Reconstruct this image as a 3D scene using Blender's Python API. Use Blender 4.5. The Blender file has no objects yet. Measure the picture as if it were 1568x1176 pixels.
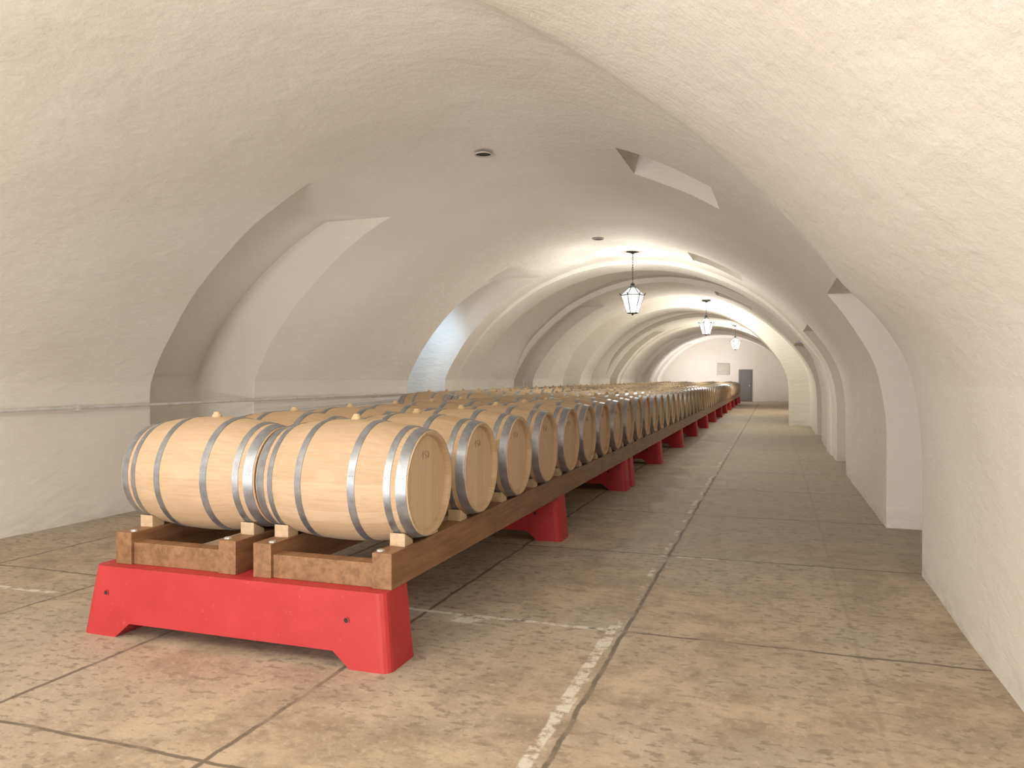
import bpy, bmesh, math, random
from mathutils import Vector, Matrix, noise
random.seed(4)
S = bpy.context.scene
COL = S.collection
try:
    S.view_settings.view_transform = 'Standard'
    S.view_settings.look = 'None'
    S.view_settings.gamma = 1.10
except Exception: pass

# ------------------------------------------------------------ node helper
class NT:
    def __init__(s, name):
        s.m = bpy.data.materials.new(name); s.m.use_nodes = True
        s.t = s.m.node_tree; s.n = s.t.nodes; s.l = s.t.links
        s.b = s.n.get('Principled BSDF'); s.out = s.n.get('Material Output')
    def new(s, ty, **kw):
        n = s.n.new(ty)
        for k, v in kw.items(): setattr(n, k, v)
        return n
    def put(s, sock, v):
        if hasattr(v, 'is_output') or isinstance(v, bpy.types.NodeSocket): s.l.new(v, sock)
        else:
            if isinstance(v, (tuple, list)) and len(v) == 3 and sock.type == 'RGBA': v = (*v, 1)
            sock.default_value = v
    def math(s, op, a, b=0.0, c=None, clamp=False):
        n = s.new('ShaderNodeMath', operation=op, use_clamp=clamp)
        s.put(n.inputs[0], a); s.put(n.inputs[1], b)
        if c is not None: s.put(n.inputs[2], c)
        return n.outputs[0]
    def mix(s, f, a, b, mode='MIX'):
        n = s.new('ShaderNodeMix', data_type='RGBA', blend_type=mode)
        s.put(n.inputs[0], f); s.put(n.inputs[6], a); s.put(n.inputs[7], b)
        return n.outputs[2]
    def coord(s):
        tc = s.new('ShaderNodeTexCoord'); return tc.outputs['Object']
    def mapping(s, v, sc=(1,1,1), loc=(0,0,0)):
        n = s.new('ShaderNodeMapping'); s.put(n.inputs['Vector'], v)
        n.inputs['Scale'].default_value = sc; n.inputs['Location'].default_value = loc
        return n.outputs[0]
    def noise(s, v, scale, detail=4, rough=.55):
        n = s.new('ShaderNodeTexNoise'); s.put(n.inputs['Vector'], v)
        n.inputs['Scale'].default_value = scale; n.inputs['Detail'].default_value = detail
        n.inputs['Roughness'].default_value = rough
        return n.outputs['Fac']
    def ramp(s, f, a, b, lo=0.0, hi=1.0):
        n = s.new('ShaderNodeMapRange', clamp=True); s.put(n.inputs[0], f)
        n.inputs[1].default_value = a; n.inputs[2].default_value = b
        n.inputs[3].default_value = lo; n.inputs[4].default_value = hi
        return n.outputs[0]
    def sep(s, v):
        n = s.new('ShaderNodeSeparateXYZ'); s.put(n.inputs[0], v); return n.outputs
    def bump(s, h, strength=.3, dist=.01, prev=None):
        n = s.new('ShaderNodeBump'); n.inputs['Strength'].default_value = strength
        n.inputs['Distance'].default_value = dist; s.put(n.inputs['Height'], h)
        if prev is not None: s.put(n.inputs['Normal'], prev)
        return n.outputs[0]
    def done(s, color=None, rough=None, metal=None, normal=None):
        if color is not None: s.put(s.b.inputs['Base Color'], color)
        if rough is not None: s.put(s.b.inputs['Roughness'], rough)
        if metal is not None: s.put(s.b.inputs['Metallic'], metal)
        if normal is not None: s.put(s.b.inputs['Normal'], normal)
        return s.m

def simple(name, col, rough=.6, metal=0., nscale=12, var=.12):
    t = NT(name); c = t.coord(); n = t.noise(c, nscale, 2)
    dark = tuple(x*(1-var) for x in col); lite = tuple(min(1, x*(1+var)) for x in col)
    return t.done(t.mix(t.ramp(n, .3, .7), dark, lite), rough, metal)

def mat_plaster():
    t = NT('plaster_limewash'); c = t.coord()
    n1 = t.noise(c, .5, 2)
    col = t.mix(t.ramp(n1, .35, .65), (.80, .74, .655), (.855, .81, .74))
    z = t.sep(c)[2]
    m = t.mapping(c, (1, 1, 2.6)); n2 = t.noise(m, 3.4, 8, .64)
    col = t.mix(t.ramp(n2, .55, .72, 0, .3), col, (.90, .87, .82))
    scuff = t.math('MULTIPLY', t.ramp(z, .22, 0, 0, 1), t.ramp(n2, .42, .6))
    col = t.mix(t.math('MULTIPLY', scuff, .4), col, (.42, .36, .29))
    return t.done(col, .8, 0, t.bump(n2, .42, .055))

def mat_floor():
    t = NT('worn_stone_concrete'); c = t.coord(); x, y, z = t.sep(c)
    n1 = t.noise(c, .6, 3); n2 = t.noise(c, 2.6, 5, .62); n3 = t.noise(c, 26, 4, .7); n4 = t.noise(c, 9, 6, .7)
    base = t.mix(t.ramp(n2, .38, .62), (.33, .245, .165), (.54, .425, .30))
    base = t.mix(t.ramp(n1, .42, .60, 0, .7), base, (.45, .385, .305))
    g = t.math('MULTIPLY', t.ramp(y, 5.5, 8.5), t.ramp(x, -1.4, -.7))
    g = t.math('MULTIPLY', g, t.ramp(y, 30, 20))
    base = t.mix(t.math('MULTIPLY', g, .6), base, (.40, .35, .28))
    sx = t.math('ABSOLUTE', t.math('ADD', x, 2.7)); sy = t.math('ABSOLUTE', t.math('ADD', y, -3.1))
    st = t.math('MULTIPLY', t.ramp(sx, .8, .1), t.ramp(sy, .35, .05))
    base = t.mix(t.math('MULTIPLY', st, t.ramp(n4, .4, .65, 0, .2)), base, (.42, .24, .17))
    mp = t.mapping(c, (1, 1.8, 1)); pn = t.noise(mp, 12, 4, .62)
    pits = t.math('MULTIPLY', t.ramp(pn, .555, .60), t.ramp(t.math('ADD', n1, t.math('MULTIPLY', g, -.15)), .30, .52))
    base = t.mix(t.math('MULTIPLY', pits, .6), base, (.17, .125, .09))
    base = t.mix(t.ramp(n3, .54, .70, 0, .45), base, (.68, .57, .43))
    base = t.mix(t.ramp(n4, .50, .34, 0, .55), base, (.25, .185, .13))
    wob = t.math('MULTIPLY', t.math('ADD', n2, -.5), .06)
    xw = t.math('ADD', x, wob); yw = t.math('ADD', y, wob)
    def jl(co, off, per, w):
        a = t.math('DIVIDE', t.math('ADD', co, -off), per)
        a = t.math('ABSOLUTE', t.math('SUBTRACT', t.math('FRACT', t.math('ADD', a, 100.5)), .5))
        return t.ramp(t.math('MULTIPLY', a, per), w, w*.5)
    jx = t.math('MULTIPLY', jl(xw, -.83, 1.27, .017), t.ramp(x, -.2, -.5, .2, 1))
    jm = t.math('MAXIMUM', jx, jl(yw, 4.5, 2.05, .015))
    jm = t.math('MULTIPLY', jm, t.ramp(n2, .36, .50, .35, 1))
    base = t.mix(t.math('MULTIPLY', jm, .85), base, (.10, .075, .055))
    def wl(co, pos, w): return t.ramp(t.math('ABSOLUTE', t.math('ADD', co, -pos)), w, w*.7)
    wear = t.ramp(n4, .42, .52)
    w1 = t.math('MULTIPLY', wl(xw, -.91, .032), t.ramp(y, 4.62, 4.55))
    w1b = t.math('MULTIPLY', t.math('MULTIPLY', wl(xw, -.88, .022), t.ramp(n2, .50, .56)), t.ramp(y, 30, 20))
    w2 = t.math('MULTIPLY', wl(yw, 4.50, .022), t.math('MULTIPLY', t.ramp(x, -2.3, -2.25), t.ramp(x, -.85, -.9)))
    w3 = t.math('MULTIPLY', wl(yw, 6.52, .025), t.math('MULTIPLY', t.ramp(x, -.92, -.88), t.ramp(x, -.42, -.46)))
    w4 = t.math('MULTIPLY', wl(yw, 4.03, .03), t.math('MULTIPLY', t.ramp(x, -5.9, -5.8), t.ramp(x, -4.7, -4.8)))
    w5 = t.math('MULTIPLY', wl(y, 4.42, .09), wl(x, -1.78, .13))
    W = w1
    for q in (w1b, w2, w3, w4, w5): W = t.math('MAXIMUM', W, q)
    base = t.mix(t.math('MULTIPLY', W, t.math('MULTIPLY', wear, .75)), base, (.82, .78, .69))
    return t.done(base, t.ramp(n2, .3, .7, .65, .85), 0, t.bump(n4, .4, .014))

def mat_oak_staves():
    t = NT('oak_staves'); c = t.coord(); x, y, z = t.sep(c)
    oi = t.new('ShaderNodeObjectInfo').outputs['Random']
    ang = t.math('MULTIPLY', t.math('ADD', t.math('DIVIDE', t.math('ARCTAN2', y, z), 2*math.pi), .5), 27)
    idx = t.math('FLOOR', ang); fr = t.math('FRACT', ang)
    wn = t.new('ShaderNodeTexWhiteNoise', noise_dimensions='2D')
    cb = t.new('ShaderNodeCombineXYZ'); t.put(cb.inputs[0], idx); t.put(cb.inputs[1], oi); t.put(wn.inputs['Vector'], cb.outputs[0])
    r = wn.outputs['Value']
    col = t.mix(r, (.50, .345, .205), (.60, .435, .275))
    col = t.mix(t.ramp(oi, 0, 1, 0, .5), col, (.53, .36, .22))
    g = t.noise(t.mapping(c, (3, 45, 45)), 1.6, 4)
    col = t.mix(t.ramp(g, .42, .72, 0, .38), col, (.38, .235, .125))
    n = t.noise(t.mapping(c, (1, 1.6, 1.6)), 6, 3)
    col = t.mix(t.ramp(n, .52, .75, 0, .25), col, (.68, .53, .37))
    seam = t.ramp(t.math('ABSOLUTE', t.math('SUBTRACT', fr, .5)), .48, .5)
    col = t.mix(t.math('MULTIPLY', seam, .32), col, (.26, .145, .075))
    return t.done(col, .78)

def mat_oak_head():
    t = NT('oak_head'); c = t.coord(); x, y, z = t.sep(c)
    oi = t.new('ShaderNodeObjectInfo').outputs['Random']
    a = t.math('MULTIPLY', t.math('ADD', y, 2.0), 11); idx = t.math('FLOOR', a); fr = t.math('FRACT', a)
    wn = t.new('ShaderNodeTexWhiteNoise', noise_dimensions='2D')
    cb = t.new('ShaderNodeCombineXYZ'); t.put(cb.inputs[0], idx); t.put(cb.inputs[1], oi); t.put(wn.inputs['Vector'], cb.outputs[0])
    col = t.mix(wn.outputs['Value'], (.61, .44, .28), (.68, .51, .34))
    g = t.noise(t.mapping(c, (30, 45, 3)), 1.6, 4)
    col = t.mix(t.ramp(g, .5, .75, 0, .4), col, (.44, .26, .14))
    seam = t.ramp(t.math('ABSOLUTE', t.math('SUBTRACT', fr, .5)), .48, .5)
    col = t.mix(t.math('MULTIPLY', seam, .6), col, (.25, .14, .08))
    return t.done(col, .7)

def mat_wood(name, a, b):
    t = NT(name); c = t.coord()
    g = t.noise(t.mapping(c, (14, 1.2, 14)), 2, 5, .6); n = t.noise(c, 3, 2)
    col = t.mix(t.ramp(g, .35, .65), a, b)
    col = t.mix(t.ramp(n, .5, .75, 0, .35), col, tuple(q*.55 for q in a))
    return t.done(col, .5, 0, t.bump(g, .25, .004))

def mat_hoop():
    t = NT('galvanised_hoop'); c = t.coord(); n = t.noise(c, 14, 3)
    return t.done(t.mix(t.ramp(n, .35, .65), (.28, .305, .34), (.40, .425, .46)), t.ramp(n, .3, .7, .36, .5), .85)

def mat_red():
    t = NT('red_paint'); c = t.coord(); n = t.noise(c, 5, 4); n2 = t.noise(c, 40, 2)
    col = t.mix(t.ramp(n, .35, .7), (.42, .017, .021), (.48, .026, .030))
    col = t.mix(t.ramp(n2, .68, .76, 0, .2), col, (.58, .22, .18))
    return t.done(col, .6, 0, t.bump(n2, .12, .003))

def mat_glass():
    t = NT('lit_lantern_glass')
    em = t.new('ShaderNodeEmission'); em.inputs[0].default_value = (1, .99, .90, 1); em.inputs[1].default_value = 2.4
    tr = t.new('ShaderNodeBsdfTransparent'); tr.inputs[0].default_value = (.95, .95, .92, 1)
    mx = t.new('ShaderNodeMixShader'); mx.inputs[0].default_value = .35
    t.l.new(tr.outputs[0], mx.inputs[1]); t.l.new(em.outputs[0], mx.inputs[2]); t.l.new(mx.outputs[0], t.out.inputs[0])
    t.m.cycles.emission_sampling = 'NONE'
    return t.m
def mat_bulb():
    t = NT('bulb_glow'); t.b.inputs['Emission Color'].default_value = (1, .95, .8, 1); t.b.inputs['Emission Strength'].default_value = 8
    t.m.cycles.emission_sampling = 'NONE'
    return t.m

M = dict(plaster=mat_plaster(), floor=mat_floor(), stave=mat_oak_staves(), head=mat_oak_head(),
         rack=mat_wood('stained_timber', (.18, .08, .034), (.30, .15, .07)),
         pine=mat_wood('pale_pine', (.50, .35, .21), (.62, .45, .28)),
         hoop=mat_hoop(), red=mat_red(), iron=simple('dark_iron', (.05, .055, .05), .5, .6),
         glass=mat_glass(), bulb=mat_bulb(), pipe=simple('painted_pipe', (.62, .60, .56), .4),
         hole=simple('dark_hole', (.02, .018, .015), .9), bung=simple('silicone_bung', (.60, .43, .24), .5),
         door=simple('grey_door_paint', (.16, .16, .16), .5), panel=simple('beige_panel', (.55, .50, .42), .5),
         steel=simple('bolt_steel', (.6, .6, .58), .35, .8))

# ------------------------------------------------------------ mesh builder
class MB:
    def __init__(s): s.v = []; s.f = []; s.m = []; s.mats = []
    def mi(s, k):
        if k not in s.mats: s.mats.append(k)
        return s.mats.index(k)
    def add(s, vs, fs, k):
        o = len(s.v); s.v += [tuple(p) for p in vs]; i = s.mi(k)
        for f in fs: s.f.append([o+a for a in f]); s.m.append(i)
    def box(s, x0, x1, y0, y1, z0, z1, k):
        s.add([(x0,y0,z0),(x1,y0,z0),(x1,y1,z0),(x0,y1,z0),(x0,y0,z1),(x1,y0,z1),(x1,y1,z1),(x0,y1,z1)],
              [(0,3,2,1),(4,5,6,7),(0,1,5,4),(1,2,6,5),(2,3,7,6),(3,0,4,7)], k)
    def lathe(s, prof, k, n=40, axis='X', off=(0,0,0), closed=False):
        vs = []; fs = []
        for (a, r) in prof:
            for j in range(n):
                t = 2*math.pi*j/n; p, q = r*math.sin(t), r*math.cos(t)
                v = (a, p, q) if axis == 'X' else ((q, p, a) if axis == 'Z' else (q, a, p))
                vs.append((v[0]+off[0], v[1]+off[1], v[2]+off[2]))
        m = len(prof)
        for i in range(m if closed else m-1):
            i2 = (i+1) % m
            for j in range(n):
                j2 = (j+1) % n; fs.append((i*n+j, i2*n+j, i2*n+j2, i*n+j2))
        s.add(vs, fs, k)
    def tube(s, a, b, r, k, n=8):
        a = Vector(a); b = Vector(b); d = (b-a).normalized()
        u = d.orthogonal().normalized(); w = d.cross(u); vs = []
        for p in (a, b):
            for j in range(n):
                t = 2*math.pi*j/n; vs.append(p+u*r*math.cos(t)+w*r*math.sin(t))
        fs = [(j, (j+1) % n, n+(j+1) % n, n+j) for j in range(n)] + [tuple(range(n))[::-1], tuple(range(n, 2*n))]
        s.add(vs, fs, k)
    def obj(s, name, smooth=True, angle=35, loc=(0,0,0), bevel=0, merge=True):
        me = bpy.data.meshes.new(name); me.from_pydata(s.v, [], s.f)
        for k in s.mats: me.materials.append(M[k])
        me.polygons.foreach_set('material_index', s.m)
        bm = bmesh.new(); bm.from_mesh(me)
        if merge: bmesh.ops.remove_doubles(bm, verts=bm.verts, dist=1e-5)
        bmesh.ops.recalc_face_normals(bm, faces=bm.faces); bm.to_mesh(me); bm.free()
        if smooth:
            me.polygons.foreach_set('use_smooth', [True]*len(me.polygons))
            me.set_sharp_from_angle(angle=math.radians(angle))
        o = bpy.data.objects.new(name, me); COL.objects.link(o); o.location = loc
        if bevel:
            b = o.modifiers.new('bevel', 'BEVEL'); b.width = bevel; b.segments = 2; b.limit_method = 'ANGLE'; b.angle_limit = math.radians(40)
        return o

# ------------------------------------------------------------ vault shell
XC, ZC, R, SPR = -2.87, -.39, 4.34, 1.45
PH0 = math.degrees(math.asin((SPR-ZC)/R)); PH1 = 180-PH0
Y0, Y1 = -7.0, 50.0
phx = lambda x: math.degrees(math.acos((x-XC)/R))
TL = phx(-4.66); TRN = phx(.50); SH0, SH1 = phx(-.55), phx(-1.46)
nichesL = [(7.05+6.55*k, 8.9+6.5*k) for k in range(0, 7) if 8.9+6.5*k < 49]
nichesR = [(6.5+6.5*k, 8.45+6.5*k) for k in range(0, 7) if 8.45+6.5*k < 49]
shafts = [(7.38+6.5*k, 8.42+6.5*k) for k in range(0, 7) if 8.25+6.5*k < 49]
ok = lambda n: not (n[0] < 27.5 and n[1] > 24.8)
nichesL = [n for n in nichesL if ok(n)]; nichesR = [n for n in nichesR if ok(n)]; shafts = [n for n in shafts if ok(n)]
rib = [(16.0, 17.0, .992, .965), (25.3, 26.9, .847, .93), (35.5, 36.5, .98, .97), (43.2, 44.2, .98, .96)]
recs = [(17.0, 20.0), (23.4, 25.3), (29.5, 32.0)]
wz = (0, .25, .5, .75, .95, 1.05, 1.15, 1.25, 1.35)
sl = [('w', 'R', z) for z in wz]
phis = sorted(set([PH0+(PH1-PH0)*i/64 for i in range(65)] + [TL, TRN, SH0, SH1]))
pp = [phis[0]]
for q in phis[1:]:
    if q-pp[-1] < .35:
        if q in (TL, TRN, SH0, SH1): pp[-1] = q
        continue
    pp.append(q)
phis = pp
sl += [('a', '', p) for p in phis]
sl += [('w', 'L', z) for z in wz[::-1]]
yl = set()
y = Y0
while y < Y1: yl.add(round(y, 3)); y += .22 if y < 18 else .45
yl.add(Y1)
allb = [e for n in nichesL+nichesR+shafts+recs for e in n]+[e for n in rib for e in n[:2]]
yl |= set(allb)
yl = sorted(yl); ys = [yl[0]]
ish = lambda q: any(abs(q-e) < 1e-6 for e in allb)
for q in yl[1:]:
    if q-ys[-1] < .06 and not (ish(q) and ish(ys[-1])):
        if ish(q): ys[-1] = q
        continue
    ys.append(q)
yl = ys
HW = R*math.cos(math.radians(PH0))
def base(i):
    k, sd, v = sl[i]
    if k == 'w':
        d = SPR-v; x = XC+HW if sd == 'R' else XC-HW; s_ = -1 if sd == 'R' else 1
        L, A = (.6, .062) if sd == 'R' else (.18, .018)
        if d < L: x += s_*A*(1-d/L)**2
        return (x, v)
    a = math.radians(v); x, z = XC+R*math.cos(a), ZC+R*math.sin(a)
    dR = math.radians(v-PH0)*R; dL = math.radians(PH1-v)*R
    for d, L, A in ((dR, .6, .062), (dL, .18, .018)):
        if d < L:
            f = A*(1-d/L)**2; x -= f*math.cos(a)/max(.3, abs(math.cos(a)))
    return (x, z)
def sm(a, b, x):
    t = max(0, min(1, (x-a)/(b-a))); return t*t*(3-2*t)
CR = [(-3.2, 2.9), (-1.78, 4.05), (-.8, 5.05), (.08, 5.95), (.53, 6.3), (1.3, 6.5)]
def ycr(x):
    if x <= CR[0][0]: return CR[0][1]
    for (a, p), (b, q) in zip(CR, CR[1:]):
        if x <= b: return p+(q-p)*(x-a)/(b-a)
    return CR[-1][1]
def tag(i, j):
    ym = (yl[j]+yl[j+1])/2; k, sd, v = sl[i]; k2, sd2, v2 = sl[i+1]
    side = None
    if k == 'a' and k2 == 'a':
        pm = (v+v2)/2
        if pm > TL: side = 'L'
        elif pm < TRN: side = 'R'
        elif SH0 < pm < SH1:
            for a, b in shafts:
                if a < ym < b: return 'S'
    else: side = sd or sd2
    if side:
        for a, b in (nichesL if side == 'L' else nichesR):
            if a < ym < b: return 'N'+side
    for n, r_ in enumerate(rib):
        if r_[0] < ym < r_[1]: return 'rib%d' % n
    if k == 'a' and k2 == 'a':
        for a, b in recs:
            if a < ym < b: return 'rec'
    return 'n'
def pos(tg, i, y):
    x, z = base(i); k, sd, v = sl[i]
    if tg == 'NL': x -= .98
    elif tg == 'NR': x += .92
    elif tg == 'S': x += .20; z += .70
    elif tg.startswith('rib'):
        r_ = rib[int(tg[3:])]; x = XC+(x-XC)*r_[2]
        if k == 'a': z = SPR+(z-SPR)*r_[3]
    elif tg == 'rec':
        f = .13*sm(PH0, PH0+15, v)*sm(PH1, PH1-15, v) if k == 'a' else 0
        a = math.radians(v) if k == 'a' else 0
        x += f*math.cos(a); z += f*math.sin(a)
    if k == 'a':
        a = math.radians(v); f = 0
        if v < 112 and tg == 'n':
            f = -.15*sm(.5, -.5, y-ycr(x))*sm(PH0, PH0+14, v)*sm(112, 80, v)
        f += .022*noise.noise(Vector((x*.9, y*.8, z*.9)))+.008*noise.noise(Vector((x*3, y*3, z*3)))
        if v > PH0+.1 and v < PH1-.1: x += f*math.cos(a); z += f*math.sin(a)
    else:
        x += .012*noise.noise(Vector((3, y*.9, z*.9)))*sm(SPR, SPR-.4, v)
    return (x, y, z)
parts = {'wall_right': MB(), 'wall_left': MB(), 'ceiling': MB()}
nI, nJ = len(sl)-1, len(yl)-1
T = [[tag(i, j) for j in range(nJ)] for i in range(nI)]
def owner(i):
    k, sd, v = sl[i]; k2, sd2, v2 = sl[i+1]
    if k == 'a' and k2 == 'a': return 'ceiling'
    return 'wall_right' if (sd or sd2) == 'R' else 'wall_left'
def far(p, q): return (Vector(p)-Vector(q)).length > 1e-3
for i in range(nI):
    mb = parts[owner(i)]
    for j in range(nJ):
        t = T[i][j]
        q = [pos(t, i, yl[j]), pos(t, i+1, yl[j]), pos(t, i+1, yl[j+1]), pos(t, i, yl[j+1])]
        mb.add(q, [(0, 1, 2, 3)], 'plaster')
        if j+1 < nJ and T[i][j+1] != t:
            t2 = T[i][j+1]; yy = yl[j+1]
            a, b, c, d = pos(t, i, yy), pos(t, i+1, yy), pos(t2, i+1, yy), pos(t2, i, yy)
            if far(a, d) or far(b, c): mb.add([a, b, c, d], [(0, 1, 2, 3)], 'plaster')
        if i+1 < nI and T[i+1][j] != t:
            t2 = T[i+1][j]
            a, b, c, d = pos(t, i+1, yl[j]), pos(t, i+1, yl[j+1]), pos(t2, i+1, yl[j+1]), pos(t2, i+1, yl[j])
            if far(a, d) or far(b, c): mb.add([a, b, c, d], [(0, 1, 2, 3)], 'plaster')
for nme, mb in parts.items():
    o = mb.obj(nme, angle=32)
    bm = bmesh.new(); bm.from_mesh(o.data)
    bmesh.ops.dissolve_degenerate(bm, dist=5e-4, edges=bm.edges); bm.to_mesh(o.data); bm.free()
    b = o.modifiers.new('soft_arris', 'BEVEL'); b.width = .035; b.segments = 2; b.limit_method = 'ANGLE'; b.angle_limit = math.radians(45)

mb = MB(); mb.box(-8.3, 2.6, Y0-.1, Y1+.1, -.15, 0, 'floor'); mb.obj('floor', smooth=False)
mb = MB(); mb.box(-8.3, 2.6, Y1, Y1+.15, 0, 4.6, 'plaster'); mb.obj('wall_back', smooth=False)
mb = MB(); mb.box(-8.3, 2.6, Y0-.15, Y0, 0, 4.6, 'plaster'); mb.obj('wall_front', smooth=False)

# far door & panels
mb = MB()
mb.box(-2.08, -1.28, Y1-.06, Y1-.002, 0, 1.98, 'door'); mb.box(-2.02, -1.34, Y1-.085, Y1-.06, .05, 1.92, 'door')
mb.box(-1.46, -1.42, Y1-.13, Y1-.085, .95, 1.05, 'steel')
mb.obj('door_1', smooth=False)
mb = MB(); mb.box(-3.4, -2.65, Y1-.08, Y1-.002, 1.65, 2.35, 'panel'); mb.box(-3.34, -2.71, Y1-.10, Y1-.08, 1.71, 2.29, 'panel')
mb.obj('electrical_panel', smooth=False)

# ------------------------------------------------------------ barrels
def barrel_mesh():
    mb = MB(); L = .475
    rr = lambda x: .347-(.347-.290)*(abs(x)/L)**2.0
    prof = [(-L+L*2*i/24, rr(-L+L*2*i/24)) for i in range(25)]
    mb.lathe(prof, 'stave', 48)
    for sg in (-1, 1):
        mb.lathe([(sg*L, rr(L)), (sg*(L+.001), .282), (sg*(L-.006), .268), (sg*(L-.034), .262)], 'stave', 48)
        mb.lathe([(sg*(L-.034), .2625), (sg*(L-.034), .13), (sg*(L-.034), .001)], 'head', 48)
    for c, w in ((.165, .042), (.365, .036), (.440, .055)):
        for sg in (-1, 1):
            a, b = sg*(c-w/2), sg*(c+w/2)
            mb.lathe([(a, rr(a)-.001), (a, rr(a)+.0035), (b, rr(b)+.0035), (b, rr(b)-.001)], 'hoop', 48)
            for dz in (-.008, .008):
                t = 1.1+sg*.3
                x = sg*c+dz; r = rr(x)+.004
                mb.lathe([(r*math.cos(t), .005), (r*math.cos(t)+.003, .003), (r*math.cos(t)+.0035, .0005)], 'steel', 8, 'Z', (x, -r*math.sin(t), 0))
    mb.lathe([(.340, .028), (.352, .030), (.358, .027), (.364, .021), (.372, .019), (.377, .015), (.378, .001)], 'bung', 16, 'Z')
    x = L-.0335
    for a in ((-.05, .15, -.03, .18), (-.03, .18, -.035, .13), (-.01, .175, .015, .175), (-.01, .175, -.01, .155), (-.01, .155, .012, .15), (.012, .15, .005, .132), (.03, .175, .045, .155), (.045, .155, .03, .135), (.03, .135, .03, .175)):
        mb.tube((x, a[0], a[1]), (x, a[2], a[3]), .0014, 'rack', 5)
    o = mb.obj('wine_barrel', angle=28)
    me = o.data; bpy.data.objects.remove(o); return me
BM = barrel_mesh()
def barrel(x, y, z=.912):
    o = bpy.data.objects.new('wine_barrel', BM); COL.objects.link(o)
    o.location = (x+random.uniform(-.006, .006), y+random.uniform(-.008, .008), z)
    o.rotation_euler = (random.uniform(-.06, .06), 0, random.uniform(-.008, .008))
XR, XL = -2.285, -3.252
SP = .783
def rowset(xa, xb, ystart, nrow):
    for k in range(nrow):
        barrel(xa, ystart+SP*k); barrel(xb, ystart+SP*k)
    yend = ystart+SP*(nrow-1)+.42; y0 = ystart-.39
    for xc in (xa, xb):
        mb = MB()
        for sx in (-1, 1):
            x0, x1 = sorted((xc+sx*.425, xc+sx*.31))
            mb.box(x0, x1, y0, yend, .402, .590, 'rack')
            for k in range(nrow):
                yc = ystart+SP*k
                for sy in (-1, 1):
                    a, b = yc+sy*.115, yc+sy*.215
                    X0, X1 = x0+.012, x1-.012
                    vs = [(X0, a, .588), (X1, a, .588), (X1, a, .612), (X0, a, .612), (X0, b, .588), (X1, b, .588), (X1, b, .662), (X0, b, .662)]
                    mb.add(vs, [(0,1,2,3), (4,5,6,7), (0,1,5,4), (3,2,6,7), (0,3,7,4), (1,2,6,5)], 'pine')
            mb.lathe([(.590, .022), (.599, .020), (.602, .001)], 'steel', 10, 'Z', (xc+sx*.335, y0+.05, 0))
        yy = y0+.02
        while yy < yend-.1:
            mb.box(xc-.31, xc+.31, yy, yy+.10, .402, .53, 'rack'); yy += 3.35/2 if yy > y0+.1 else 1.5
        mb.obj('timber_barrel_rack', smooth=False, bevel=.004)
def support(y, x0, x1):
    mb = MB(); t = .145; H = .402
    fr = [(x0-.08, 0), (x0+.17, 0), (x0+.27, .085), (x1-.30, .085), (x1-.20, 0), (x1+.03, 0), (x1-.005, H), (x0+.005, H)]
    n = len(fr); vs = []
    for sgn in (-1, 1):
        for (x, z) in fr:
            tt = t+.012*(1-z/H)
            vs.append((x, y+sgn*tt, z))
    fs = [tuple(range(n))[::-1], tuple(range(n, 2*n))] + [(i, (i+1) % n, n+(i+1) % n, n+i) for i in range(n)]
    mb.add(vs, fs, 'red')
    o = mb.obj('red_concrete_support', smooth=False)
    bm = bmesh.new(); bm.from_mesh(o.data)
    ed = [e for e in bm.edges if abs(e.verts[0].co.z-e.verts[1].co.z) > .3]
    bmesh.ops.bevel(bm, geom=ed, offset=.05, segments=4, affect='EDGES', profile=.5)
    bmesh.ops.triangulate(bm, faces=[f for f in bm.faces if len(f.verts) > 4])
    bm.to_mesh(o.data); bm.free()
    h = MB()
    for xx in (x0+.10, x1-.22):
        h.lathe([(y-t-.009, .014), (y-t-.0085, .001)], 'hole', 14, 'Y', (xx, 0, .25))
        h.lathe([(y-t-.010, .018), (y-t-.010, .013), (y-t-.004, .012)], 'red', 14, 'Y', (xx, 0, .25))
    ho = h.obj('bolt_hole', loc=(0, 0, 0)); ho.parent = o
NR = 54
rowset(XR, XL, 3.93, NR)
ysup = [3.615+3.3*k for k in range(14)]+[10.62]
for q in ysup: support(q, -3.77, -1.86)
rowset(-4.62, -5.585, 12.0, 42)
for k in range(10): support(11.8+3.4*k, -6.07, -4.20)

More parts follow.
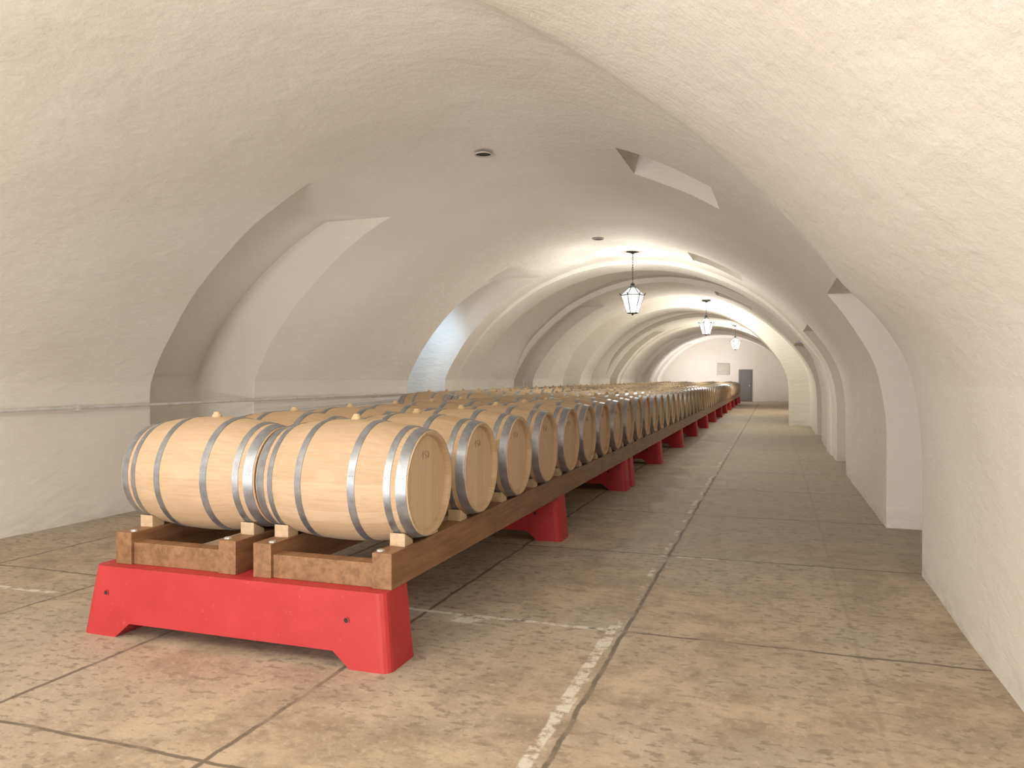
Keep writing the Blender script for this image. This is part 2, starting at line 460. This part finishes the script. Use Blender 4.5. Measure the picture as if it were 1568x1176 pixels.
# ------------------------------------------------------------ lanterns
def crown(x, y): return ZC+math.sqrt(R*R-(x-XC)**2)
def lantern(x, y, zc, power, ztop=None):
    e = bpy.data.objects.new('hanging_lantern', None); COL.objects.link(e); e.location = (x, y, zc)
    zt = (ztop if ztop else crown(x, y)+.02)-zc
    mb = MB(); g = MB()
    n = 6
    def ring(r, z): return [Vector((r*math.cos(2*math.pi*j/n+.26), r*math.sin(2*math.pi*j/n+.26), z)) for j in range(n)]
    A, B, C = ring(.10, -.22), ring(.225, .12), ring(.07, .27)
    for P in (A, B, C):
        for j in range(n): mb.tube(P[j], P[(j+1) % n], .011, 'iron', 6)
    for P, Q in ((A, B), (B, C)):
        for j in range(n):
            mb.tube(P[j], Q[j], .008, 'iron', 6)
            g.add([P[j], P[(j+1) % n], Q[(j+1) % n], Q[j]], [(0, 1, 2, 3)], 'glass')
    mb.lathe([(-.27, .004), (-.255, .018), (-.235, .03), (-.22, .095)], 'iron', 12, 'Z')
    mb.lathe([(.265, .075), (.285, .085), (.30, .05), (.33, .035), (.345, .045), (.36, .02), (.38, .008)], 'iron', 14, 'Z')
    for j in range(n):
        p = B[j]; mb.tube(p, p+Vector((p.x*.12, p.y*.12, .045)), .009, 'iron', 5)
    z = .37; k = 0
    while z < zt-.05:
        ax = Vector((1, 0, 0)) if k % 2 else Vector((0, 1, 0))
        pts = [Vector((0, 0, z+.03))+ax*.013*math.cos(a)+Vector((0, 0, .03*math.sin(a))) for a in [i*math.pi/4 for i in range(8)]]
        for i in range(8): mb.tube(pts[i], pts[(i+1) % 8], .0045, 'iron', 5)
        z += .048; k += 1
    mb.lathe([(zt-.07, .012), (zt-.05, .04), (zt-.03, .12), (zt+.01, .15), (zt+.012, .001)], 'iron', 16, 'Z')
    o = mb.obj('iron_frame'); o.parent = e
    o = g.obj('glass_panes', smooth=False, merge=False); o.parent = e
    b = MB(); b.lathe([(-.05, .002), (-.045, .025), (-.01, .042), (.03, .036), (.06, .018), (.10, .015)], 'bulb', 12, 'Z')
    o = b.obj('bulb'); o.parent = e
    l = bpy.data.lights.new('lamp', 'POINT'); l.energy = power; l.color = (1, .96, .875); l.shadow_soft_size = .08
    lo = bpy.data.objects.new('lamp', l); COL.objects.link(lo); lo.parent = e; lo.location = (0, 0, -.12)
lantern(-2.9, .7, 3.0, 265)
lantern(-2.6, 14.9, 2.97, 280)
lantern(-1.98, 24.4, 3.05, 360)
lantern(-1.6, 35.0, 2.95, 600)

# added out-of-view fill lights in invented housings, brightening vault and end wall
def add_fill_light(x, y, z, rot, size, power, col):
    e = bpy.data.objects.new('added_fill_light', None); COL.objects.link(e); e.location = (x, y, 0)
    w, d = size[0]/2+.02, size[1]/2+.02
    mb = MB()
    R3 = Matrix.Rotation(math.radians(rot[2]), 3, 'Z') @ Matrix.Rotation(math.radians(rot[0]), 3, 'X')
    def pt(a, b, c): v = R3 @ Vector((a, b, c)); return (v.x, v.y, v.z+z)
    o0 = [pt(-w, -d, .01), pt(w, -d, .01), pt(w, d, .01), pt(-w, d, .01)]
    o1 = [pt(-w, -d, .06), pt(w, -d, .06), pt(w, d, .06), pt(-w, d, .06)]
    rim = [pt(-w, -d, -.03), pt(w, -d, -.03), pt(w, d, -.03), pt(-w, d, -.03)]
    mb.add(o0+o1+rim, [(0,1,2,3), (4,5,6,7), (8,9,5,4), (9,10,6,5), (10,11,7,6), (11,8,4,7)], 'iron')
    for sx in (-w*.8, w*.8):
        p = pt(sx, 0, .05); mb.tube((p[0], p[1], 0), p, .02, 'iron', 8)
    o = mb.obj('fill_housing', smooth=False); o.parent = e
    l = bpy.data.lights.new('added_fill_lamp', 'AREA'); l.energy = power; l.color = col; l.shape = 'RECTANGLE'; l.size, l.size_y = size
    lo = bpy.data.objects.new('added_fill_lamp', l); COL.objects.link(lo); lo.parent = e; lo.location = (0, 0, z)
    lo.rotation_euler = [math.radians(a) for a in rot]
add_fill_light(-2.3, -3.6, .9, (122, 0, 2), (2.2, 1.0), 430, (1.0, .965, .95))  # added behind the camera to brighten vault and walls
add_fill_light(-4.20, 9.6, .35, (180, 0, 0), (.3, 2.2), 24, (1.0, .94, .86))  # added fill, hidden behind the barrels, lifts the middle vault
add_fill_light(-4.03, 46.9, .30, (165, 0, 0), (.8, .5), 150, (1.0, .95, .93))  # added fill, hidden by the rows, brightens the end wall

l = bpy.data.lights.new('shaft_daylight', 'AREA'); l.energy = 14; l.color = (.5, .72, 1.0); l.shape = 'RECTANGLE'; l.size, l.size_y = .5, .8
o = bpy.data.objects.new('shaft_daylight', l); COL.objects.link(o); o.location = (-6.6, 14.4, 2.6); o.rotation_euler = (math.radians(20), math.radians(70), 0)

# ------------------------------------------------------------ pipe on left wall
mb = MB(); xp = -6.715
mb.tube((xp, -5, 1.19), (xp, 20.7, 1.19), .017, 'pipe', 10)
mb.tube((xp, 20.7, 1.19), (xp, 20.7, 1.45), .017, 'pipe', 10)
mb.tube((xp+.03, 8.95, 1.02), (xp+.03, 20.7, 1.24), .012, 'pipe', 8)
for k in range(13):
    yy = -4.5+2.1*k
    if any(a-.1 < yy < b+.1 for a, b in nichesL): continue
    mb.box(xp-.09, xp+.02, yy-.02, yy+.02, 1.165, 1.215, 'pipe')
mb.obj('conduit_pipe')

# ceiling vents
for (x, y) in ((-3.0, 7.85), (-2.93, 13.3)):
    z = crown(x, y); mb = MB()
    mb.lathe([(-.03, .105), (-.042, .10), (-.04, .085), (-.02, .08)], 'panel', 24, 'Z')
    mb.lathe([(-.03, .084), (-.03, .001)], 'hole', 24, 'Z')
    mb.obj('ceiling_vent', loc=(x, y, z+.012))

# ------------------------------------------------------------ world, camera
w = bpy.data.worlds.new('world'); S.world = w; w.use_nodes = True
w.node_tree.nodes['Background'].inputs[0].default_value = (.9, .9, 1, 1); w.node_tree.nodes['Background'].inputs[1].default_value = .3
cam = bpy.data.cameras.new('camera'); co = bpy.data.objects.new('camera', cam); COL.objects.link(co)
co.location = (0, 0, 1.5); cam.sensor_width = 36; cam.lens = 27.05; cam.clip_start = .05; cam.clip_end = 200
co.rotation_euler = (math.radians(90-.49), 0, math.radians(18.8))
S.camera = co
